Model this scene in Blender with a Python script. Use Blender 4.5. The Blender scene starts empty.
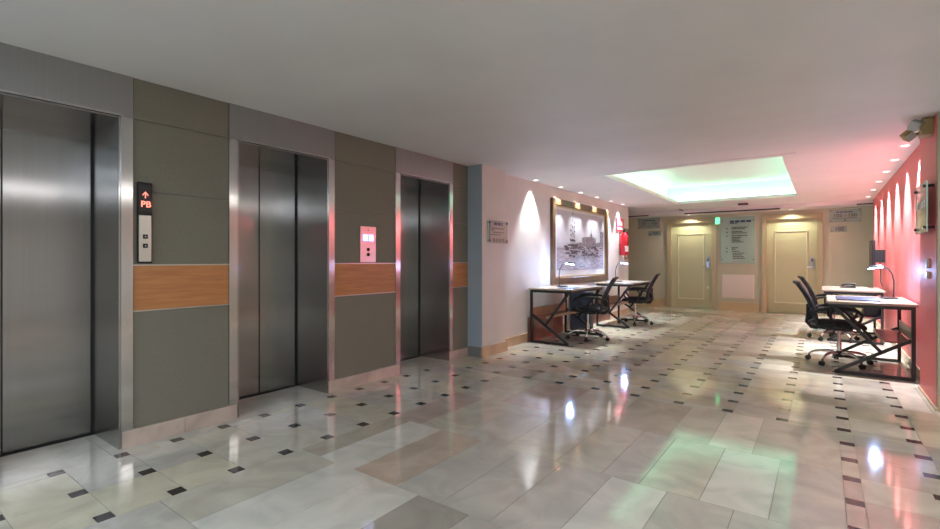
import bpy, bmesh, math, random
from mathutils import Vector, Matrix
random.seed(7)
sc = bpy.context.scene
COL = sc.collection
PI = math.pi

# ------------------------------------------------------------------ camera, world, exposure
TH = math.atan(352/478.0)
cam = bpy.data.cameras.new('camera'); cam.sensor_width = 36; cam.lens = 478/940*36
cam.shift_y = -4.5/940; cam.clip_start = .02; cam.clip_end = 100
camo = bpy.data.objects.new('camera', cam); COL.objects.link(camo)
camo.location = (0, 0, 1.2); camo.rotation_euler = (PI/2, 0, TH)
sc.camera = camo
W = bpy.data.worlds.new('world'); sc.world = W; W.use_nodes = True
W.node_tree.nodes['Background'].inputs[0].default_value = (.5, .55, .6, 1)
W.node_tree.nodes['Background'].inputs[1].default_value = .3
sc.view_settings.view_transform = 'Standard'; sc.view_settings.look = 'None'
sc.view_settings.exposure = 0.68; sc.view_settings.gamma = 1; sc.view_settings.use_curve_mapping = False
H = 2.38
# unseen ceiling luminaires added to light the lobby, last two for the lift jambs: (x, y, size x, size y, watts, colour)
PANELS = [(2.2, 1.2, .6, 1.2, 20, (.95, .93, 1)), (2.2, 3.7, .6, 1.2, 20, (1, .93, .86)), (1.2, -1.6, .6, 1.2, 22, (.78, .88, 1)),
          (-1.2, -1.6, .6, 1.2, 20, (.6, .8, 1)), (-2.9, -1.2, .6, 1.2, 17, (.52, .76, 1)), (.6, -3.6, .6, 1.2, 26, (.75, .88, 1)), (-2.6, -3.6, .6, 1.2, 22, (.7, .85, 1))]
SPOT_L, SPOT_R, SPOT_D = 140, 320, 28     # watts of wall washers left, right, door downlights
COVE = 6.6                            # emission of the cove light strips

# ------------------------------------------------------------------ materials
def mat(name, col, rough=.5, metal=0, **k):
    m = bpy.data.materials.new(name); m.use_nodes = True
    b = m.node_tree.nodes['Principled BSDF']
    b.inputs['Base Color'].default_value = (*col, 1); b.inputs['Roughness'].default_value = rough
    b.inputs['Metallic'].default_value = metal
    for kk, v in k.items():
        kk = kk.replace('_', ' ')
        b.inputs[kk].default_value = (*v, 1) if isinstance(v, tuple) and len(v) == 3 else v
    return m
def noise_col(m, c1, c2, scale=5, stretch=(1, 1, 1), detail=6, bump=0, lo=.3, hi=.7, dist=0):
    nt = m.node_tree; b = nt.nodes['Principled BSDF']
    tc = nt.nodes.new('ShaderNodeTexCoord'); mp = nt.nodes.new('ShaderNodeMapping'); mp.inputs['Scale'].default_value = stretch
    n = nt.nodes.new('ShaderNodeTexNoise'); n.inputs['Scale'].default_value = scale; n.inputs['Detail'].default_value = detail
    n.inputs['Distortion'].default_value = dist
    r = nt.nodes.new('ShaderNodeValToRGB'); r.color_ramp.elements[0].position = lo; r.color_ramp.elements[1].position = hi
    r.color_ramp.elements[0].color = (*c1, 1); r.color_ramp.elements[1].color = (*c2, 1)
    nt.links.new(tc.outputs['Object'], mp.inputs[0]); nt.links.new(mp.outputs[0], n.inputs[0])
    nt.links.new(n.outputs[0], r.inputs[0]); nt.links.new(r.outputs[0], b.inputs['Base Color'])
    if bump:
        bp = nt.nodes.new('ShaderNodeBump'); bp.inputs['Strength'].default_value = bump; bp.inputs['Distance'].default_value = .002
        nt.links.new(n.outputs[0], bp.inputs['Height']); nt.links.new(bp.outputs[0], b.inputs['Normal'])
    return m
def emat(name, col, s):
    m = mat(name, (.8, .8, .8)); b = m.node_tree.nodes['Principled BSDF']
    b.inputs['Emission Color'].default_value = (*col, 1); b.inputs['Emission Strength'].default_value = s
    return m
def steel(name, col, rough, aniso=.75):
    m = mat(name, col, rough, 1, Anisotropic=aniso, Anisotropic_Rotation=.25)
    nt = m.node_tree; b = nt.nodes['Principled BSDF']
    v = nt.nodes.new('ShaderNodeCombineXYZ'); v.inputs[2].default_value = 1
    nt.links.new(v.outputs[0], b.inputs['Tangent'])
    tc = nt.nodes.new('ShaderNodeTexCoord'); mp = nt.nodes.new('ShaderNodeMapping'); mp.inputs['Scale'].default_value = (30, 30, .5)
    n = nt.nodes.new('ShaderNodeTexNoise'); n.inputs['Scale'].default_value = 2; n.inputs['Detail'].default_value = 3
    mr = nt.nodes.new('ShaderNodeMapRange'); mr.inputs['To Min'].default_value = rough-.015; mr.inputs['To Max'].default_value = rough+.02
    nt.links.new(tc.outputs['Object'], mp.inputs[0]); nt.links.new(mp.outputs[0], n.inputs[0])
    nt.links.new(n.outputs[0], mr.inputs[0]); nt.links.new(mr.outputs[0], b.inputs['Base Color'])
    mr.inputs['To Min'].default_value = col[1]*.93; mr.inputs['To Max'].default_value = col[1]*1.07
    return m
M = {}
def marble(name, c, v=.07, rough=.075):
    m = mat(name, c, rough, Specular_IOR_Level=.75)
    noise_col(m, tuple(x*(1-v*2.2) for x in c), tuple(min(1, x*(1+v)) for x in c), 3.2, (1, 1, 1), 9, 0, .34, .62, 1.2)
    return m
TONES = [(.50, .47, .385), (.42, .38, .31), (.59, .575, .51), (.48, .395, .315), (.47, .445, .39), (.53, .49, .37), (.36, .33, .28), (.62, .58, .48), (.47, .38, .33)]
for i, c in enumerate(TONES): M['marble%d' % i] = marble('marble_tone_%d' % i, c)
M['dark_marble'] = marble('dark_marble', (.035, .025, .026), .3, .12)
M['grout'] = mat('grout', (.22, .2, .17), .5)
M['ceiling'] = noise_col(mat('ceiling_paint', (.7, .7, .7), .55), (.66, .65, .64), (.72, .71, .70), 1.5)
M['cream'] = noise_col(mat('cream_wall_paint', (.7, .6, .5), .6), (.59, .565, .535), (.63, .60, .565), 3)
M['back'] = noise_col(mat('back_wall_paint', (.6, .55, .4), .6), (.46, .475, .34), (.49, .50, .365), 3)
M['grey_blue'] = mat('grey_blue_paint', (.36, .42, .49), .55)
M['red'] = noise_col(mat('coral_red_wall_paint', (.8, .16, .16), .5), (.72, .155, .15), (.76, .17, .165), 2)
M['tan_wall'] = mat('olive_tan_paint', (.36, .36, .26), .6)
M['ochre'] = mat('ochre_baseboard', (.52, .42, .22), .35)
M['pinkmarble'] = marble('pink_marble', (.52, .42, .36), .08, .25)
M['tanmarble'] = marble('tan_marble', (.50, .36, .23), .08, .25)
M['greybase'] = mat('grey_base', (.20, .20, .20), .3)
M['steel'] = steel('brushed_steel', (.35, .35, .36), .21, 1.0)
M['steel_d'] = steel('brushed_steel_jamb', (.42, .44, .48), .2, 1.0)
M['steel_b'] = steel('bright_steel_strip', (.62, .61, .60), .2, 1.0)
M['steel_h'] = steel('steel_header', (.42, .41, .41), .32)
M['soffit'] = mat('soffit_steel', (.3, .3, .3), .25, 1)
M['black_gap'] = mat('black_gap', (.01, .01, .01), .6)
M['fabric'] = noise_col(mat('olive_grey_fabric_panel', (.2, .19, .15), .75), (.178, .172, .135), (.196, .188, .148), 60, (1, 1, 1), 4, .1)
M['wood'] = noise_col(mat('orange_wood', (.45, .2, .07), .35), (.42, .17, .06), (.54, .24, .09), 4, (8, 1, 12), 6)
M['alu'] = mat('aluminium_trim', (.6, .58, .54), .3, 1)
M['chrome'] = mat('chrome', (.8, .8, .8), .12, 1)
M['black_metal'] = mat('black_powder_coat', (.012, .012, .014), .4)
M['black_plastic'] = mat('black_plastic', (.006, .007, .009), .45)
M['black_fabric'] = noise_col(mat('black_seat_fabric', (.01, .01, .012), .85), (.008, .009, .012), (.018, .019, .024), 80)
M['desktop'] = noise_col(mat('light_wood_laminate', (.6, .5, .4), .25), (.31, .255, .20), (.38, .32, .26), 3, (2, 14, 2), 5)
M['brownwood'] = noise_col(mat('red_brown_wood', (.2, .07, .05), .2), (.18, .07, .05), (.27, .115, .085), 3, (3, 12, 3), 5)
M['tanwood'] = noise_col(mat('tan_wood', (.42, .27, .15), .3), (.36, .23, .13), (.45, .30, .18), 3, (3, 12, 3), 5)
M['framewood'] = noise_col(mat('bronze_frame_wood', (.2, .11, .05), .3), (.085, .045, .022), (.15, .08, .035), 4, (3, 3, 3), 5)
M['gold'] = mat('gold_fillet', (.5, .36, .16), .3, .7)
M['matboard'] = mat('white_mat_board', (.55, .55, .56), .6)
M['print_sky'] = noise_col(mat('print_sky', (.5, .5, .52), .5), (.36, .35, .38), (.46, .45, .48), 2, (1, 1, 2.5))
M['print_water'] = noise_col(mat('print_water', (.4, .36, .37), .5), (.16, .13, .14), (.38, .35, .37), 5, (1, 1, 6), 8)
M['print_dark'] = mat('print_dark', (.03, .022, .026), .5)
M['print_mid'] = noise_col(mat('print_mid', (.16, .13, .14), .5), (.05, .04, .045), (.27, .22, .24), 30)
M['print_haze'] = mat('print_haze', (.40, .37, .40), .5)
M['door'] = mat('cream_door_paint', (.47, .48, .28), .4)
M['door_frame'] = mat('ochre_door_frame', (.42, .38, .22), .4)
M['door_mould'] = mat('door_moulding', (.62, .63, .42), .35)
M['lock'] = mat('satin_lock_metal', (.35, .36, .4), .3, 1)
M['white'] = mat('white_plastic', (.75, .75, .73), .4)
M['offwhite'] = mat('offwhite_panel', (.66, .62, .56), .5)
M['glass'] = mat('frosted_green_glass', (.55, .68, .60), .15, 0, Alpha=.4)
M['glass_dark'] = mat('green_glass_board', (.40, .55, .46), .15, 0, Alpha=.7)
M['glass_edge'] = mat('glass_edge', (.6, .8, .75), .15)
M['ink'] = mat('dark_sign_ink', (.02, .022, .03), .5)
M['ink_blue'] = mat('blue_sign_ink', (.02, .03, .10), .5)
M['ink_brown'] = mat('brown_sign_ink', (.10, .05, .05), .5)
M['extred'] = mat('extinguisher_red', (.62, .015, .03), .25)
M['signred'] = mat('sign_red', (.75, .03, .08), .4)
M['emberge'] = mat('yellowed_plastic', (.42, .33, .14), .45)
M['lens'] = mat('ribbed_lens', (.55, .58, .58), .2)
M['led_red'] = emat('led_red', (1, .08, .01), 1.3)
M['led_white'] = emat('led_white', (.75, .85, 1), 2.2)
M['led_blue'] = emat('led_blue', (.1, .15, 1), 1.6)
M['lampled'] = emat('desk_lamp_led', (.25, .38, 1), 42)
M['spotled'] = emat('downlight_lens', (1, .95, .9), 1.6)
M['panelled'] = emat('luminaire_diffuser', (1, .97, .93), 5)
M['green_led'] = emat('green_exit_light', (.0, 1, .3), 1.3)
M['cove_led'] = emat('cove_led_green', (.42, 1, .67), COVE)
M['cove_led_w'] = emat('cove_led_white', (.66, 1, .84), COVE)
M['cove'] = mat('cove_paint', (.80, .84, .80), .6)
M['blue_pad'] = mat('navy_desk_pad', (.015, .025, .06), .45)
M['screen'] = mat('black_screen', (.006, .007, .01), .3)
M['bluecase'] = mat('blue_grey_case', (.022, .028, .042), .35)
M['gap_dark'] = mat('shadow_gap_dark', (.03, .028, .022), .4)  # dark tone of the shadow gap strips at the ceiling edge
m = mat('black_mesh_fabric', (.006, .007, .009), .8); M['mesh'] = m
nt = m.node_tree; b = nt.nodes['Principled BSDF']; tc = nt.nodes.new('ShaderNodeTexCoord'); ck = nt.nodes.new('ShaderNodeTexVoronoi')
ck.inputs['Scale'].default_value = 130; gt = nt.nodes.new('ShaderNodeMath'); gt.operation = 'GREATER_THAN'; gt.inputs[1].default_value = .16
nt.links.new(tc.outputs['Object'], ck.inputs['Vector']); nt.links.new(ck.outputs['Distance'], gt.inputs[0]); nt.links.new(gt.outputs[0], b.inputs['Alpha'])

# ------------------------------------------------------------------ helpers
class MB:
    def __init__(s): s.bm = bmesh.new(); s.mats = []
    def mi(s, m):
        if m is None: return 0
        if m not in s.mats: s.mats.append(m)
        return s.mats.index(m)
    def faces(s, vs, fs, m=None, smooth=False):
        v = [s.bm.verts.new(p) for p in vs]; i = s.mi(m)
        for f in fs:
            try: q = s.bm.faces.new([v[k] for k in f])
            except ValueError: continue
            q.material_index = i; q.smooth = smooth
        return v
    def box(s, a, b, m=None, bev=0):
        x0, x1 = sorted((a[0], b[0])); y0, y1 = sorted((a[1], b[1])); z0, z1 = sorted((a[2], b[2]))
        vs = s.faces([(x0, y0, z0), (x1, y0, z0), (x1, y1, z0), (x0, y1, z0), (x0, y0, z1), (x1, y0, z1), (x1, y1, z1), (x0, y1, z1)],
                [(0, 3, 2, 1), (4, 5, 6, 7), (0, 1, 5, 4), (1, 2, 6, 5), (2, 3, 7, 6), (3, 0, 4, 7)], m)
        if bev:
            es = list({e for v in vs for e in v.link_edges})
            bmesh.ops.bevel(s.bm, geom=es, offset=bev, segments=2, affect='EDGES', profile=.6)
        return s
    def quad(s, ps, m=None): s.faces(ps, [tuple(range(len(ps)))], m); return s
    def tube(s, pts, r, n=8, m=None, closed=False):
        pts = [Vector(p) for p in pts]; N = len(pts); rs = r if isinstance(r, (list, tuple)) else [r]*N
        rings = []; up = None
        for i, p in enumerate(pts):
            if closed: t = pts[(i+1) % N]-pts[i-1]
            else: t = pts[min(i+1, N-1)]-pts[max(i-1, 0)]
            t.normalize()
            if up is None:
                up = Vector((0, 0, 1)) if abs(t.z) < .9 else Vector((1, 0, 0))
            a = t.cross(up)
            if a.length < 1e-4: a = t.cross(Vector((0, 1, 0)))
            a.normalize(); bb = a.cross(t).normalized(); up = bb
            rings.append([p+(a*math.cos(2*PI*k/n)+bb*math.sin(2*PI*k/n))*rs[i] for k in range(n)])
        vs = [q for rg in rings for q in rg]; fs = []
        for i in range(N if closed else N-1):
            j = (i+1) % N
            for k in range(n): fs.append((i*n+k, i*n+(k+1) % n, j*n+(k+1) % n, j*n+k))
        if not closed: fs += [tuple(range(n))[::-1], tuple((N-1)*n+k for k in range(n))]
        s.faces(vs, fs, m, n > 4)
        return s
    def bar(s, a, b, w, h, m=None):
        a, b = Vector(a), Vector(b); t = (b-a).normalized()
        u = t.cross(Vector((0, 0, 1)));
        if u.length < 1e-3: u = Vector((1, 0, 0))
        u.normalize(); v = u.cross(t).normalized()
        vs = []
        for p in (a, b):
            for (i, j) in ((-1, -1), (1, -1), (1, 1), (-1, 1)): vs.append(p+u*i*w/2+v*j*h/2)
        s.faces(vs, [(3, 2, 1, 0), (4, 5, 6, 7), (0, 1, 5, 4), (1, 2, 6, 5), (2, 3, 7, 6), (3, 0, 4, 7)], m); return s
    def lathe(s, prof, c=(0, 0, 0), n=20, m=None, axis='z', smooth=True):
        c = Vector(c); vs = []; fs = []
        for (r, h) in prof:
            for k in range(n):
                a = 2*PI*k/n
                if axis == 'z': q = Vector((r*math.cos(a), r*math.sin(a), h))
                elif axis == 'x': q = Vector((h, r*math.cos(a), r*math.sin(a)))
                else: q = Vector((r*math.cos(a), h, r*math.sin(a)))
                vs.append(c+q)
        for i in range(len(prof)-1):
            for k in range(n): fs.append((i*n+k, i*n+(k+1) % n, (i+1)*n+(k+1) % n, (i+1)*n+k))
        fs += [tuple(range(n))[::-1], tuple((len(prof)-1)*n+k for k in range(n))]
        s.faces(vs, fs, m, smooth); return s
    def build(s, name, m=None, parent=None, smooth_angle=True):
        bmesh.ops.recalc_face_normals(s.bm, faces=s.bm.faces)
        me = bpy.data.meshes.new(name); s.bm.to_mesh(me); s.bm.free()
        ms = s.mats if s.mats and s.mats != [None] else [m]
        for q in ms: me.materials.append(M[q] if q else M[m])
        if s.mats and None in s.mats: pass
        o = bpy.data.objects.new(name, me); COL.objects.link(o)
        if parent: o.parent = parent
        if any(p.use_smooth for p in me.polygons):
            try: me.set_sharp_from_angle(angle=math.radians(40))
            except Exception: pass
        return o
def tag(o, label=None, cat=None, group=None, kind=None):
    if label: o['label'] = label
    if cat: o['category'] = cat
    if group: o['group'] = group
    if kind: o['kind'] = kind
    return o
def thing(name, label, cat, loc=(0, 0, 0), rz=0, group=None):
    o = bpy.data.objects.new(name, None); COL.objects.link(o); o.empty_display_size = .1
    o.location = loc; o.rotation_euler = (0, 0, rz)
    return tag(o, label, cat, group)
def struct(name, mb, m=None, parent=None):
    o = mb.build(name, m, parent)
    if not parent: o['kind'] = 'structure'
    return o
def B(*a, **k): return MB().box(*a, **k)
def dup(root, loc, label, rz=None):
    r = root.copy(); COL.objects.link(r); r.location = loc; r['label'] = label
    if rz is not None: r.rotation_euler = (0, 0, rz)
    def kids(src, dst):
        for ch in list(src.children):
            c = ch.copy(); COL.objects.link(c); c.parent = dst; kids(ch, c)
    kids(root, r); return r
def text(name, s, size, m, parent, mtx, sx=1, bold=0):
    cu = bpy.data.curves.new(name, 'FONT'); cu.body = s; cu.size = size; cu.align_x = 'CENTER'; cu.align_y = 'CENTER'; cu.offset = bold
    cu.extrude = .0006
    t = bpy.data.objects.new(name, cu); COL.objects.link(t); bpy.context.view_layer.update()
    me = bpy.data.meshes.new_from_object(t.evaluated_get(bpy.context.evaluated_depsgraph_get()))
    bpy.data.objects.remove(t); me.transform(mtx @ Matrix.Diagonal((sx, 1, 1, 1)))
    me.materials.clear(); me.materials.append(M[m])
    o = bpy.data.objects.new(name, me); COL.objects.link(o); o.parent = parent; return o
# orientation matrices for signs: text x axis / y axis / normal
def face_px(loc):   # on a wall looking to +X
    return Matrix.Translation(loc) @ Matrix(((0, 0, 1, 0), (1, 0, 0, 0), (0, 1, 0, 0), (0, 0, 0, 1)))
def face_my(loc):   # on a wall looking to -Y
    return Matrix.Translation(loc) @ Matrix(((1, 0, 0, 0), (0, 0, -1, 0), (0, 1, 0, 0), (0, 0, 0, 1)))
def word_lines(name, lines, m, parent, mtx):
    """unreadable small print: rows of short word blocks; lines = (x0, x1, y, height)"""
    mb = MB(); r = random.Random(5)
    for (x0, x1, y, h) in lines:
        x = x0
        while x < x1-.006:
            w = min(r.uniform(.5, 1.0)*h*2.2, x1-x)
            k = 0
            mb.quad([mtx @ Vector(p) for p in ((x, y, .0008), (x+w, y, .0008), (x+w, y+h, .0008), (x, y+h, .0008))])
            x += w+h*.35
    return mb.build(name, m, parent)

# ------------------------------------------------------------------ floor
fl = MB(); fl.mats = ['grout']
XW = -3.6
G = .0014
R = random.Random(11)
def tile(x0, y0, x1, y1, t):
    fl.box((x0+G, y0+G, -.02), (x1-G, y1-G, 0), t)
def tone(pool): return 'marble%d' % R.choice(pool)
fl.box((-7, -5.2, -.06), (4.4, 13.2, -.003), 'grout')
def slabs(x0, x1, y0, y1, wx, wy, pool, brick=True):
    y = y0; j = 0
    while y < y1-.01:
        x = x0-(wx*.5 if (brick and j % 2) else 0)
        ye = min(y+wy, y1)
        while x < x1-.01:
            a, b_ = max(x, x0), min(x+wx, x1)
            if b_-a > .02: tile(a, y, b_, ye, tone(pool))
            x += wx
        y = ye; j += 1
def dotted(lanes, y0, y1, yph, py, pool, halfx=.038, dy=.07, xend=None):
    """columns between consecutive lane right edges; dark insets at the far right corner"""
    k0 = math.floor((y0-yph)/py)-1
    y = yph+dy/2+k0*py
    while y < y1:
        a, b_ = max(y, y0), min(y+py, y1)
        if b_-a > .01:
            for i in range(len(lanes)-1):
                xl, xr = lanes[i]+halfx, lanes[i+1]+halfx
                if i == 0: xl = lanes[0]
                full = (y+py <= y1+1e-6)
                t = tone(pool)
                d0 = y+py-dy
                if i < len(lanes)-2 or xend is None:
                    if full and d0 > a:
                        tile(xl, a, xr, d0, t)
                        fl.box((xl+G, d0-2*G, -.02), (xr-2*halfx-G, b_-G, -.0), t)
                        fl.box((xr-2*halfx+G*.5, d0+G*.5, -.02), (xr-G*.5, b_-G*.5, -.0), 'dark_marble')
                    else: tile(xl, a, xr, b_, t)
                else: tile(xl, a, xr, b_, t)
        y += py
WARM = [0, 1, 5, 7, 0, 5, 4]; COOL = [0, 4, 4, 2, 0, 1]; MIX = [0, 1, 2, 4, 5, 4, 0, 6]
EL = -2.70+.038
# strip along the lifts
dotted([XW+.1, -3.47, -3.08, -2.70], 0.2, 4.22, .785, .3128, [0, 4, 2, 0, 5, 4])
# insets of the lane at the lift wall
slabs(-4.3, XW+.1, -.6, 4.9, .8, .83, [0, 4, 5], False)
slabs(-4.3, EL, -5, .2, .4, .8, COOL)
# big slabs in the middle
rows = [(.20, 1.0), (1.0, 1.81), (1.81, 2.60), (2.60, 3.42), (3.42, 4.22)]
edges = {0: [EL, -2.25, -1.9, -1.5, -1.1, -.75, -.4, .092], 1: [EL, -2.32, -2.0, -1.66, -1.34, -1.02, -.7, -.38, .092],
         2: [EL, -2.47, -2.165, -1.82, -1.52, -1.23, -.94, -.645, -.34, .092],
         3: [EL, -2.36, -2.0, -1.65, -1.28, -1.0, -.79, -.495, -.20, .092],
         4: [EL, -2.2, -1.72, -1.28, -.85, -.60, -.35, .092]}
tones = {0: [4, 2, 4, 0, 4, 4, 0], 1: [0, 2, 2, 6, 4, 4, 4, 0], 2: [1, 2, 3, 4, 4, 4, 2, 4, 4], 3: [8, 0, 4, 0, 0, 4, 0, 2, 4], 4: [0, 8, 0, 1, 0, 7, 0]}
for i, (a, b_) in enumerate(rows):
    e = edges[i]
    for k in range(len(e)-1): tile(e[k], a, e[k+1], b_, 'marble%d' % tones[i][k])
# rightmost border lanes
dotted([.092, .132, .495], .25, 4.22, 4.285, .3125, [8, 1, 8, 0, 4], .038)
slabs(.533, 4.3, -5, 4.22, .4, .8, [8, 1, 8, 6])
slabs(EL, .533, -5, .2, .4, .8, COOL)
tile(.092, .2, .533, .25, 'marble0')
# far field of dotted rows
lanes = [XW+.1] + [.49-.3655*k for k in range(10, -1, -1)]
dotted(lanes, 4.22, 12.0, 4.2845, .3125, WARM)
slabs(.528, .86, 4.22, 12.0, .34, .9375, [0, 5, 7])
slabs(.86, 4.3, 4.22, 5.3, .4, .8, [0, 8, 1, 4])
slabs(XW+.1-.9, XW+.1, 4.9, 12.0, .45, .94, WARM)
slabs(-6.9, XW-.8, 10.0, 12.0, .45, .94, WARM)
slabs(-6.9, 3.4, 12.0, 12.9, .9, .30, [7, 5, 7])
struct('floor', fl)

# ------------------------------------------------------------------ ceiling with light cove
SX0, SX1, SY0, SY1 = -2.45, -.37, 6.48, 10.68
CL = MB(); T = .06
CL.box((-7, -5.2, H), (4.4, SY0, H+T)); CL.box((-7, SY1, H), (4.4, 12.12, H+T))
CL.box((-7, SY0, H), (SX0, SY1, H+T)); CL.box((SX1, SY0, H), (4.4, SY1, H+T))
CL.box((-7, 12.12, H-.07), (4.4, 13.2, H+T))           # lowered strip above the doors
struct('ceiling', CL, 'ceiling')
cv = MB()
E_ = .24; zt = H+.36
cv.box((SX0-E_, SY0-E_, zt), (SX1+E_, SY1+E_, zt+.04))
cv.box((SX0-E_-.04, SY0-E_, H+T), (SX0-E_, SY1+E_, zt+.04)); cv.box((SX1+E_, SY0-E_, H+T), (SX1+E_+.04, SY1+E_, zt+.04))
cv.box((SX0-E_, SY0-E_-.04, H+T), (SX1+E_, SY0-E_, zt+.04)); cv.box((SX0-E_, SY1+E_, H+T), (SX1+E_, SY1+E_+.04, zt+.04))
struct('ceiling_cove', cv, 'cove')
lt = thing('cove_light', 'green glowing light cove strips recessed in the ceiling opening', 'light', (0, 0, H))
for (a, b_, mm) in (((SX0-.16, SY0-.12, .062), (SX0-.12, SY1+.12, .085), 'cove_led'), ((SX1+.12, SY0-.12, .062), (SX1+.16, SY1+.12, .085), 'cove_led'),
                ((SX0-.1, SY0-.16, .062), (SX1+.1, SY0-.12, .085), 'cove_led_w'), ((SX0-.1, SY1+.12, .062), (SX1+.1, SY1+.16, .085), 'cove_led')):
    B(a, b_).build('light_strip', mm, lt)
# moulded rim round the opening
rim = MB()
for (x0, y0, x1, y1) in ((SX0-.14, SY0-.14, SX0, SY1+.14), (SX1, SY0-.14, SX1+.14, SY1+.14), (SX0, SY0-.14, SX1, SY0), (SX0, SY1, SX1, SY1+.14)):
    rim.box((x0, y0, H-.003), (x1, y1, H))
struct('trim_1', rim, 'ceiling')

# ------------------------------------------------------------------ walls
OP = [(.295, 1.128), (1.878, 2.711), (3.615, 4.448)]; OPH = 2.113
w = MB()
ys = [-5.1]+[v for o in OP for v in o]+[4.83]
for i in range(0, len(ys), 2): w.box((-4.3, ys[i], 0), (XW, ys[i+1], H))
for a, b_ in OP:
    w.box((-4.3, a, OPH), (XW, b_, H)); w.box((-4.3, a, 0), (-4.16, b_, OPH))
struct('wall_left', w, 'grey_blue')
struct('wall_column', B((-4.3, 4.83, 0), (-3.37, 5.36, H)), 'cream')
struct('trim_2', B((-3.605, 4.826, .0), (-3.372, 4.83, H)), 'grey_blue')
struct('wall_left_far', B((-3.9, 5.36, 0), (-3.5, 10.75, H)), 'cream')
w = MB(); w.box((-7.1, 12.85, 0), (-3.11, 13.1, H)); w.box((-2.14, 12.85, 0), (-1.02, 13.1, H)); w.box((-.08, 12.85, 0), (3.2, 13.1, H))
w.box((-3.11, 12.85, 2.13), (-2.14, 13.1, H)); w.box((-1.02, 12.85, 2.13), (-.08, 13.1, H))
w.box((-3.11, 13.0, 0), (-2.14, 13.1, 2.13)); w.box((-1.02, 13.0, 0), (-.08, 13.1, 2.13))
struct('wall_back', w, 'back')
struct('wall_right', B((.80, 6.12, 0), (1.2, 12.12, H)), 'red')
struct('wall_right_pier', B((.74, 5.31, 0), (1.2, 6.12, H)), 'red')
struct('wall_return', B((.742, 5.27, 0), (4.3, 5.31, H)), 'tan_wall')
struct('wall_right_near', B((4.2, -5.1, 0), (4.4, 5.3, H)), 'cream')
struct('wall_front', B((-4.3, -5.2, 0), (4.4, -5.0, H)), 'back')
struct('wall_corridor_left', B((-7.1, 10.6, 0), (-6.9, 13.1, H)), 'back')
struct('wall_corridor_side', B((-6.9, 10.55, 0), (-3.9, 10.75, H)), 'cream')
struct('wall_corridor_right', B((3.0, 11.9, 0), (3.2, 13.1, H)), 'back')
struct('wall_corridor_near', B((1.2, 11.92, 0), (3.0, 12.12, H)), 'back')

# baseboards
bb = MB()
for a, b_ in ((1.132, 1.874), (2.715, 3.611), (4.452, 4.83), (-.6, .291)):
    n = max(1, round((b_-a)/.42)); s_ = (b_-a)/n
    for k in range(n): bb.box((XW, a+k*s_+.001, 0), (XW+.03, a+(k+1)*s_-.001, .108), bev=.002)
struct('baseboard_left', bb, 'pinkmarble')
struct('baseboard_column', B((-3.59, 4.80, 0), (-3.37, 4.826, .125)), 'greybase')
bb = MB(); bb.box((-3.37, 4.80, 0), (-3.345, 5.36, .125)); bb.box((-3.5, 5.36, 0), (-3.475, 10.75, .125)); bb.box((-3.5, 5.36, 0), (-3.345, 5.385, .125))
struct('baseboard_left_far', bb, 'tanmarble')
bb = MB()
for a, b_ in ((-6.9, -3.24), (-2.0, -1.16), (.06, 3)): bb.box((a, 12.828, 0), (b_, 12.85, .20))
struct('baseboard_back', bb, 'ochre')
bb = MB(); bb.box((.785, 6.12, 0), (.80, 12.12, .10)); bb.box((.725, 5.25, 0), (.742, 6.12, .02)); bb.box((.742, 5.25, 0), (4.2, 5.268, .125))
struct('baseboard_right', bb, 'tanmarble')

# ------------------------------------------------------------------ lifts
where = ['nearest the camera, beside the black floor indicator', 'in the middle of the three, between the two fabric panels', 'farthest of the three, beside the grey column']
def seam_at(i): a, b_ = OP[i]; return [.66, 2.329, 4.10][i]
for i, (a, b_) in enumerate(OP):
    t = thing('elevator', 'brushed steel lift entrance '+where[i], 'elevator', (XW, a, 0), 0, 'lift entrances on the left wall')
    w_ = b_-a; dx = -.46
    sm = seam_at(i)-a
    B((dx-.04, -.02, .012), (dx, sm-.002, OPH-.002)).build('door_panel', 'steel', t)
    B((dx-.028, sm+.002, .012), (dx+.006, w_+.02, OPH-.002)).build('door_panel', 'steel', t)
    jb = MB(); jb.box((dx-.02, w_-.012, 0), (.02, w_, OPH-.002)); jb.build('jamb', 'steel_d', t)
    jb = MB(); jb.box((dx-.02, 0, 0), (.02, .012, OPH-.002)); jb.build('jamb', 'steel_d', t)
    B((dx-.02, 0, OPH-.014), (.018, w_, OPH-.002)).build('soffit', 'soffit', t)
    st = MB(); st.box((0, w_, .0 if 0 else .108), (.022, w_+.067, OPH-.001), bev=.002); st.build('frame_strip', 'steel_b', t)
    st = MB(); st.box((0, -.061, .108), (.022, 0, OPH-.001), bev=.002); st.build('frame_strip', 'steel_b', t)
    lp = MB(); lp.box((.0, w_-.001, .108), (.03, w_+.011, OPH+.010)); lp.box((.0, 0, OPH-.001), (.03, w_, OPH+.010)); lp.build('frame_lip', 'steel_b', t)
    hd = MB(); hd.box((0, -.061, OPH+.001), (.02, w_+.067, H-.001)); hd.build('header', 'steel_h', t)
    B((dx+.006, w_-.028, .006), (dx+.009, w_-.012, OPH-.015)).build('door_gap_line', 'black_gap', t)  # black strip stands in for the dark gap where door meets jamb
    B((dx-.001, sm-.006, .012), (dx+.0005, sm+.002, OPH-.015)).build('door_seam', 'black_gap', t)
    B((dx-.05, 0, .0005), (dx+.03, w_, .006)).build('sill', 'black_gap', t)
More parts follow.
